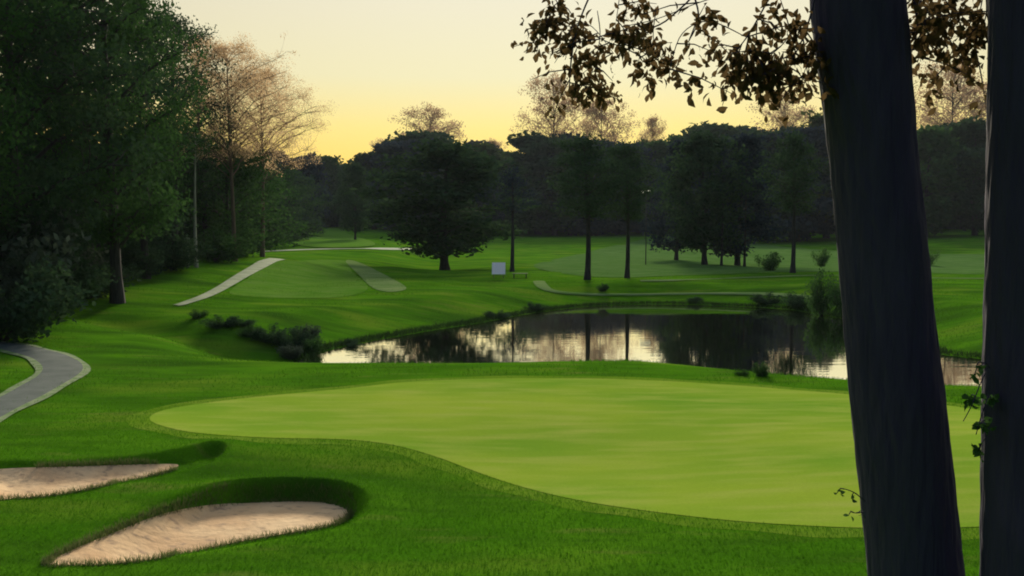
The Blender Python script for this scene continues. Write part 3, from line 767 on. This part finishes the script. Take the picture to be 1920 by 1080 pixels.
YA = 6.5
rootA, PA, bA = near_tree('leaning_tree', [(1080, 1632, 1802), (900, 1616, 1783), (740, 1600, 1765), (600, 1588, 1746), (450, 1574, 1731), (300, 1559, 1714), (150, 1540, 1702), (0, 1521, 1690)], YA, 81, '', None)
tag(rootA, 'thick dark trunk leaning left across the right of the view, its leafy branches hanging above', 'tree')
twA = [
    ([(1560, -420, 6.5), (1420, -330, 6.8), (1260, -190, 7.2), (1130, -60, 7.4), (1040, 10, 7.5), (1010, 60, 7.5)], 60, .55),
    ([(1130, -60, 7.4), (1090, 30, 7.4), (1072, 100, 7.4), (1068, 165, 7.4)], 70, .35),
    ([(1420, -330, 6.8), (1330, -60, 6.9), (1260, 30, 7.0), (1205, 60, 7.1), (1165, 85, 7.1), (1120, 70, 7.1)], 80, .45),
    ([(1560, -300, 6.5), (1500, -120, 6.4), (1440, 0, 6.4), (1400, 70, 6.4), (1370, 105, 6.4)], 70, .6),
    ([(1545, -150, 6.5), (1530, -20, 6.4), (1510, 60, 6.4), (1480, 120, 6.4), (1450, 160, 6.4)], 95, .45),
    ([(1400, 70, 6.4), (1330, 40, 6.5), (1280, 62, 6.5), (1258, 120, 6.5), (1255, 150, 6.5)], 34, .1),
    ([(1440, 0, 6.4), (1370, -10, 6.4), (1310, 5, 6.5), (1230, 36, 6.6), (1165, 50, 6.7)], 12, .1),
    ([(1030, -30, 7.5), (1060, 30, 7.5), (1110, 50, 7.5), (1150, 100, 7.5)], 50, .2),
    ([(1165, -60, 7.2), (1162, -10, 7.2), (1155, 40, 7.2)], 30, .3),
    ([(1540, 40, 6.4), (1520, 100, 6.4), (1500, 160, 6.4)], 40, .2),
    ([(1040, 10, 7.5), (1025, 45, 7.4), (1016, 85, 7.4)], 40, .1),
    ([(1120, 20, 7.3), (1125, 70, 7.3), (1112, 130, 7.3), (1090, 180, 7.3)], 60, .3),
    ([(1205, 60, 7.1), (1200, 100, 7.1), (1195, 130, 7.1)], 30, .2),
    ([(1230, 20, 7.1), (1225, 70, 7.1), (1240, 110, 7.1)], 26, .2),
    ([(1290, -40, 6.9), (1310, 30, 6.8), (1290, 80, 6.8)], 20, .4),
    ([(1420, 40, 6.4), (1415, 90, 6.4), (1400, 140, 6.4)], 36, .2),
    ([(1500, 30, 6.4), (1470, 80, 6.4), (1440, 110, 6.4), (1425, 150, 6.4)], 60, .2),
    ([(1700, -60, 6.5), (1720, 40, 6.6), (1716, 80, 6.6), (1728, 110, 6.6)], 34, .4),
    ([(1700, -20, 6.7), (1730, 30, 6.7), (1760, 60, 6.7)], 40, .1),
    ([(1790, -40, 6.7), (1780, 60, 6.7), (1770, 130, 6.7)], 34, .3),
    ([(1850, -40, 6.6), (1830, 70, 6.6), (1838, 130, 6.6)], 40, .3),
    ([(1640, -300, 6.5), (1720, -120, 6.6), (1760, -20, 6.7), (1800, 35, 6.8)], 90, .55),
    ([(1680, -250, 6.5), (1740, -60, 6.3), (1720, 20, 6.3), (1735, 60, 6.3)], 60, .6),
    ([(1720, -150, 6.6), (1830, -60, 6.6), (1850, 10, 6.6), (1840, 60, 6.6)], 70, .55),
]
sprays(rootA, bA, 83, twA, 'leaf_near', .076, 1.9, spread=.17, thick=.006)
# shoots low on the trunk
tw2 = [([(1622, 940, 6.35), (1604, 925, 6.3), (1588, 918, 6.3), (1576, 916, 6.3)], 7, .3), ([(1620, 960, 6.35), (1606, 962, 6.3), (1596, 960, 6.3)], 4, .3)]
rngS = 0
def shoots(root, base, seed, tw, mleaf, L):
    sprays(root, base, seed, tw, mleaf, L, 1.0, 'shoot_leaves', .3, .035, .006)
shoots(rootA, bA, 84, tw2, 'leaf_mid', .045)
# unseen crown above the frame, widened to block skylight and darken the foreground
def crown_above(root, base, P, seed, mleaf, top, wid, n, skip):
    rng = np.random.RandomState(seed); tb = Tubes(); C = []
    for i_ in range(16):
        t = rng.uniform(.25, 1); p = P[-1] * t + P[-7] * (1 - t); az = i_ * 2.4; r = wid * rng.uniform(.5, 1)
        e = p + np.array([math.cos(az) * r, math.sin(az) * r, rng.uniform(.3, 1.6)])
        tb.add([p, (p + e) / 2 + [0, 0, .3], e], [.07, .045, .012], 6)
        C += [e, (p + e) / 2 + [0, 0, .3]]
    C = np.array(C); idx = rng.randint(0, len(C), n); d = rng.normal(size=(n, 3))
    Q_ = C[idx] + d * .62
    V, Q = leaves(Q_, .17, rng)
    b_ = link('limbs', tb.mesh('limbs'), root, M['bark_near']); b_.location = -base
    f_ = link('crown', mesh_np('crown', V, Q), root, M[mleaf]); f_.location = -base
crown_above(rootA, bA, PA, 85, 'leaf_dark', 0, 5.2, 22000, 0)
YB = 6.0
rootB, PB, bB = near_tree('upright_tree', [(1080, 1843, 2046), (900, 1846, 2042), (700, 1850, 2040), (500, 1855, 2038), (250, 1859, 2036), (0, 1863, 2032)], YB, 91, '', None)
tag(rootB, 'upright dark trunk cut by the right edge, leafy shoots on its left side', 'tree')
twB = [([(1852, 690, 5.85), (1838, 720, 5.8), (1822, 760, 5.8), (1806, 790, 5.8)], 22, .15), ([(1854, 740, 5.85), (1840, 780, 5.8), (1830, 815, 5.8)], 22, .1), ([(1856, 780, 5.85), (1848, 820, 5.8), (1836, 835, 5.8)], 12, .1), ([(1856, 690, 5.85), (1846, 680, 5.8), (1835, 690, 5.8)], 10, .2)]
shoots(rootB, bB, 92, twB, 'leaf_mid', .065)
crown_above(rootB, bB, PB, 95, 'leaf_dark', 0, 5.0, 22000, 0)

# ------------------------------------------------------------------ small things
p = march(935, 522, hg)
def box(name, x, y, z, m, parent, loc):
    import bmesh
    bm = bmesh.new(); bmesh.ops.create_cube(bm, size=1); bmesh.ops.scale(bm, vec=(x, y, z), verts=bm.verts)
    bmesh.ops.bevel(bm, geom=bm.edges[:], offset=min(x, y, z) * .12, segments=2, affect='EDGES')
    me = bpy.data.meshes.new(name); bm.to_mesh(me); bm.free(); o = link(name, me, parent, M[m]); o.location = loc; return o
sg = empty('notice_board', (p.x, p.y, zg(p.x, p.y) - .02)); k_ = p.y / F
tag(sg, 'small plain white board standing on the lawn beyond the pond', 'notice board')
bo = box('board', 25 * k_, 34 * k_, .06, 'white', sg, (0, 0, 19 * k_)); bo.rotation_euler = (R(38), 0, 0)
for sx in (-1, 1): box('post', .08, .08, 18 * k_, 'wood', sg, (sx * 9 * k_, .1, 8.5 * k_))
p = march(975, 521, hg)
bn = empty('bench', (p.x, p.y, zg(p.x, p.y)), .1); tag(bn, 'low pale bench on the lawn just right of the white board', 'bench')
box('seat', 1.3, .36, .05, 'gravel', bn, (0, 0, .36))
for sx in (-1, 1): box('leg', .07, .3, .36, 'metal', bn, (sx * .5, 0, .16))
# lamp glinting in the dark trees
pl = at_d(1212, 358, 120); zb = zg(pl.x, 120)
lp = empty('street_lamp', (pl.x, 120, zb - .1)); tag(lp, 'tall lamp post with a glowing flat head against the dark trees', 'street lamp')
tb = Tubes(); hh = pl.z - zb; tb.add([(0, 0, 0), (0, 0, hh * .5), (0, 0, hh + .1)], [.07, .05, .04], 8); link('pole', tb.mesh('pole'), lp, M['metal'])
box('lamp_head', .9, .4, .14, 'metal', lp, (0, 0, hh + .24)); box('lens', 1.3, .4, .34, 'glow', lp, (0, -.02, hh + .0))
# wooden posts at the foot of the left-hand woods
p = march(352, 500, hg); ps = empty('wooden_post', (p.x, p.y, zg(p.x, p.y) - .1)); tag(ps, 'short pale wooden post beside the pale trunk', 'post')
tb = Tubes(); tb.add([(0, 0, 0), (0, 0, 1.0), (.02, 0, 2.2), (.02, 0, 2.3)], [.17, .16, .15, .06], 10); link('shaft', tb.mesh('shaft'), ps, M['wood'])

# ------------------------------------------------------------------ rough grass in the foreground
rng = np.random.RandomState(5)
def blades(n, xr, yr, keep, h, w, m, label, name='grass'):
    x = rng.uniform(*xr, n); y = rng.uniform(*yr, n)
    k = (np.abs(x) < y * .56 + .6) & keep(x, y); x, y = x[k], y[k]; z = h2(x, y); n = len(x)
    a = rng.uniform(0, 6.28, n); hh = h * rng.uniform(.5, 1.3, n); ww = w * rng.uniform(.6, 1.3, n)
    lx, ly = rng.normal(0, .45, n) * hh, rng.normal(0, .45, n) * hh
    b0 = np.stack([x - np.cos(a) * ww, y - np.sin(a) * ww, z - .005], 1); b1 = np.stack([x + np.cos(a) * ww, y + np.sin(a) * ww, z - .005], 1)
    tpv = np.stack([x + lx, y + ly, z + hh], 1)
    V = np.stack([b0, b1, tpv], 1).reshape(-1, 3); T = np.arange(3 * n).reshape(n, 3)
    return tag(link(name, mesh_np(name, V, None, T), None, M[m]), label, name, kind='stuff')
def off_sheets(x, y, g=.03):
    r = rng.uniform(0, 1, len(x)) > sst(15, 33, y)
    for p_ in SHEETS: r &= sdf_near(p_, x, y, .6) > g
    return r
blades(420000, (-18, 17), (12.3, 33), lambda x, y: off_sheets(x, y), .05, .006, 'blade', 'short rough grass around the bunkers in the foreground')
def edge(x, y):
    r = np.zeros(len(x), bool)
    for p_ in (SAND_A, SAND_B):
        d = sdf_near(p_, x, y, .6); r |= (d > -.04) & (d < .12)
    return r
blades(160000, (-9, 0), (12.3, 19), edge, .10, .006, 'blade_dry', 'longer pale grass fringing the bunker sand')

def bank(x, y):
    d = sdf_near(POND, x, y, 1.2); return (d > -.05) & (d < .9)
M['tuft'] = leaf_mat('turf_blade', (.050, .160, .008), (.115, .25, .020), .3)
def tufted(x, y):
    r = rng.uniform(0, 1, len(x)) > .55 * sst(60, 95, y)
    for p_ in (GREEN, POND): r &= sdf_near(p_, x, y, .8) > .55
    return r & (np.sin(x * .9 + 1.7 * np.sin(y * .31)) + np.sin(y * 1.1 + 1.3 * np.sin(x * .43)) + rng.normal(0, .8, len(x)) > .1)
blades(420000, (-46, 46), (24, 95), tufted, .085, .012, 'tuft', 'tufted rough grass on the banks and slopes round the pond', 'rough_grass')
m_reed = leaf_mat('reed_blade', (.020, .045, .015), (.05, .085, .025), .2); M['reed'] = m_reed
blades(420000, (-12, 40), (36, 72), bank, .22, .014, 'reed', 'dark rushes and long grass fringing the pond', 'reeds')
S.cycles.filter_width = 1.9

# evening haze in the valley
hz = bpy.data.materials.new('haze'); hz.use_nodes = True; nt = hz.node_tree; nt.nodes.clear()
o_ = nt.nodes.new('ShaderNodeOutputMaterial'); v_ = nt.nodes.new('ShaderNodeVolumePrincipled')
v_.inputs['Color'].default_value = (.72, .82, .98, 1); v_.inputs['Density'].default_value = HAZE; v_.inputs['Anisotropy'].default_value = .2
nt.links.new(v_.outputs[0], o_.inputs['Volume'])
x0, x1, y0, y1, z0, z1 = -1320, 1320, -80, 1520, -4, 62
hv = [(x, y, z) for z in (z0, z1) for y in (y0, y1) for x in (x0, x1)]
hm = bpy.data.meshes.new('haze'); hm.from_pydata(hv, [], [(0, 2, 3, 1), (4, 5, 7, 6), (0, 1, 5, 4), (2, 6, 7, 3), (0, 4, 6, 2), (1, 3, 7, 5)]); hm.update()
tag(link('haze', hm, None, hz), 'thin evening haze over the whole course', 'haze', kind='stuff')
